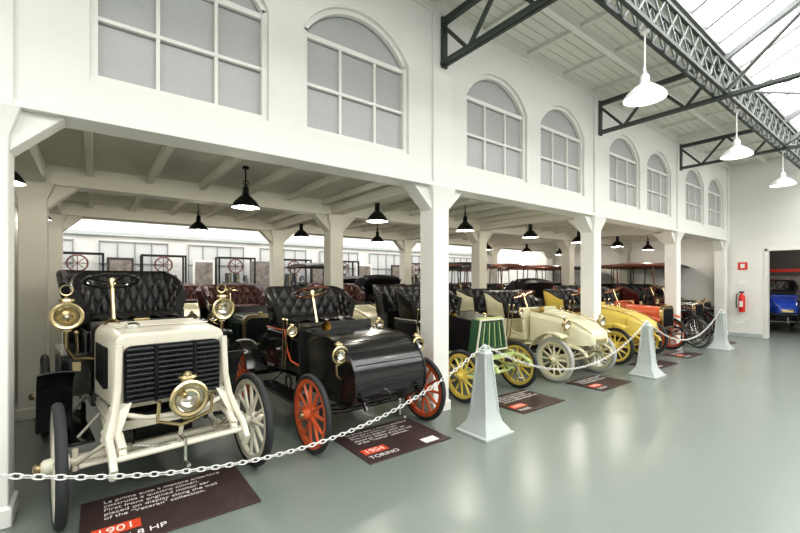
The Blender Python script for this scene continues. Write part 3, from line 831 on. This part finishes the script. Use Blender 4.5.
# antique bicycles with large wire wheels
def bicycle_mesh(R):
    m = MB(); wb = 1.12; z = R
    for cx in (0, -wb):
        m.torus((cx, 0, z), (0, 1, 0), R-.015, .015, TIRE, 40, 8); m.torus((cx, 0, z), (0, 1, 0), R-.035, .009, NICK, 40, 6)
        for i in range(28):
            t = 2*pi*i/28; m.cyl((cx, .02*(1 if i % 2 else -1), z), (cx+(R-.035)*cos(t), 0, z+(R-.035)*sin(t)), .0022, NICK, n=4)
        m.cyl((cx, -.045, z), (cx, .045, z), .018, NICK, n=10)
        m.strip(arcpath(cx, z, R+.025, 50 if cx else 70, 175 if cx else 150), -.025, .025, .004, BLACK, .006)
    bb = (-.66, 0, .30); st = (-.80, 0, .86); hd = (-.13, 0, .90); hl = (-.10, 0, .78)
    for a, b in ((bb, st), (st, hd), (bb, hl)): m.cyl(a, b, .015, BLACK)
    for s in (-.04, .04):
        m.cyl((bb[0], s, bb[2]), (-wb, s, z), .009, BLACK); m.cyl((st[0], s*.4, st[2]-.04), (-wb, s, z), .008, BLACK)
        m.cyl((hl[0], s, hl[2]-.03), (0, s, z), .011, BLACK)
    m.cyl(hl, (-.17, 0, 1.02), .016, BLACK)
    m.tube([(-.36, -.27, .99), (-.22, -.26, 1.03), (-.15, -.16, 1.06), (-.17, 0, 1.04), (-.15, .16, 1.06), (-.22, .26, 1.03), (-.36, .27, .99)], .011, NICK)
    for s in (-1, 1): m.cyl((-.36, s*.27, .99), (-.26, s*.265, 1.02), .016, WOOD)
    m.cyl(st, (-.83, 0, .98), .012, NICK)
    m.loft([[(x, s*w, zz) for s, zz in ((-1, .97), (-.7, 1.0), (.7, 1.0), (1, .97))] for x, w in ((-.98, .09), (-.85, .085), (-.75, .03), (-.68, .02))], WOOD)
    m.torus((bb[0], .05, bb[2]), (0, 1, 0), .09, .006, NICK, 24, 5)
    for q in range(5):
        t = 2*pi*q/5; m.cyl((bb[0], .05, bb[2]), (bb[0]+.09*cos(t), .05, bb[2]+.09*sin(t)), .004, NICK, n=5)
    m.cyl((bb[0], -.08, bb[2]), (bb[0], .08, bb[2]), .014, NICK)
    for s in (-1, 1):
        m.cyl((bb[0], s*.08, bb[2]), (bb[0]+s*.12, s*.085, bb[2]-s*.11), .007, NICK); m.box((bb[0]+s*.12, s*.13, bb[2]-s*.11), (.05, .08, .02), TIRE)
    m.cyl((bb[0], .05, bb[2]+.09), (-wb, .05, z+.035), .003, DARKM, n=4); m.cyl((bb[0], .05, bb[2]-.09), (-wb, .05, z-.035), .003, DARKM, n=4)
    # rear stand
    for s in (-1, 1): m.cyl((-wb, s*.05, z), (-wb-.08, s*.16, .01), .008, DARKM)
    m.cyl((-wb-.08, -.16, .01), (-wb-.08, .16, .01), .008, DARKM)
    return m
bk = bicycle_mesh(.37).obj('antique_bicycle', loc=(11.72, 3.50, 0)); bk.rotation_euler = (0, 0, radians(-118))
b2 = place('antique_bicycle', bk.data, None, (12.12, 3.72, 0)); b2.rotation_euler = (0, 0, radians(-112))

# ------------------------------------------------------------------ small wall items
m = MB()
m.lathe([(0, 0), (.07, .0), (.075, .02), (.075, .42), (.06, .48), (.03, .51), (.025, .56), (0, .56)], (0, 0, 0), (0, 0, 1), REDM, 18)
m.box((-.0, 0, .58), (.05, .1, .04), DARKM); m.tube([(0, .04, .57), (-.02, .12, .5), (-.02, .13, .25), (-.03, .11, .12)], .012, DARKM); m.box((.1, 0, .3), (.06, .06, .12), DARKM)
m.bx(-.075, -.07, -.04, .04, .15, .32, TEXTM)
m.obj('fire_extinguisher', loc=(XE-.13, 3.38, .72))
m = MB(); m.bx(XE-.012, XE, 3.28, 3.50, 1.95, 2.17, REDM); m.bx(XE-.015, XE-.012, 3.34, 3.44, 2.0, 2.12, TEXTM); m.obj('fire_sign')
m = MB(); m.bx(XE-.012, XE, 3.30, 3.48, 1.52, 1.66, TEXTM); m.obj('notice_plate')

# ------------------------------------------------------------------ world, gallery lights, camera
w = bpy.data.worlds.new('World'); S.world = w; w.use_nodes = True
w.node_tree.nodes['Background'].inputs[0].default_value = (.85, .93, 1, 1); w.node_tree.nodes['Background'].inputs[1].default_value = .8
for gx, gy in ((17.0, 3.2), (19.2, 1.8)):
    o = place('pendant_lamp', pm.data, None, (gx, gy, 2.79)); point('bulb_light', o, (0, 0, -.03), 70)

cam = bpy.data.cameras.new('camera'); co = bpy.data.objects.new('camera', cam); C.objects.link(co)
co.location = (0, 0, 1.65); co.rotation_euler = (radians(90), 0, radians(-37.08))
cam.lens = 18.18; cam.sensor_width = 36; cam.shift_y = 13.5/800; cam.clip_start = .05
S.camera = co
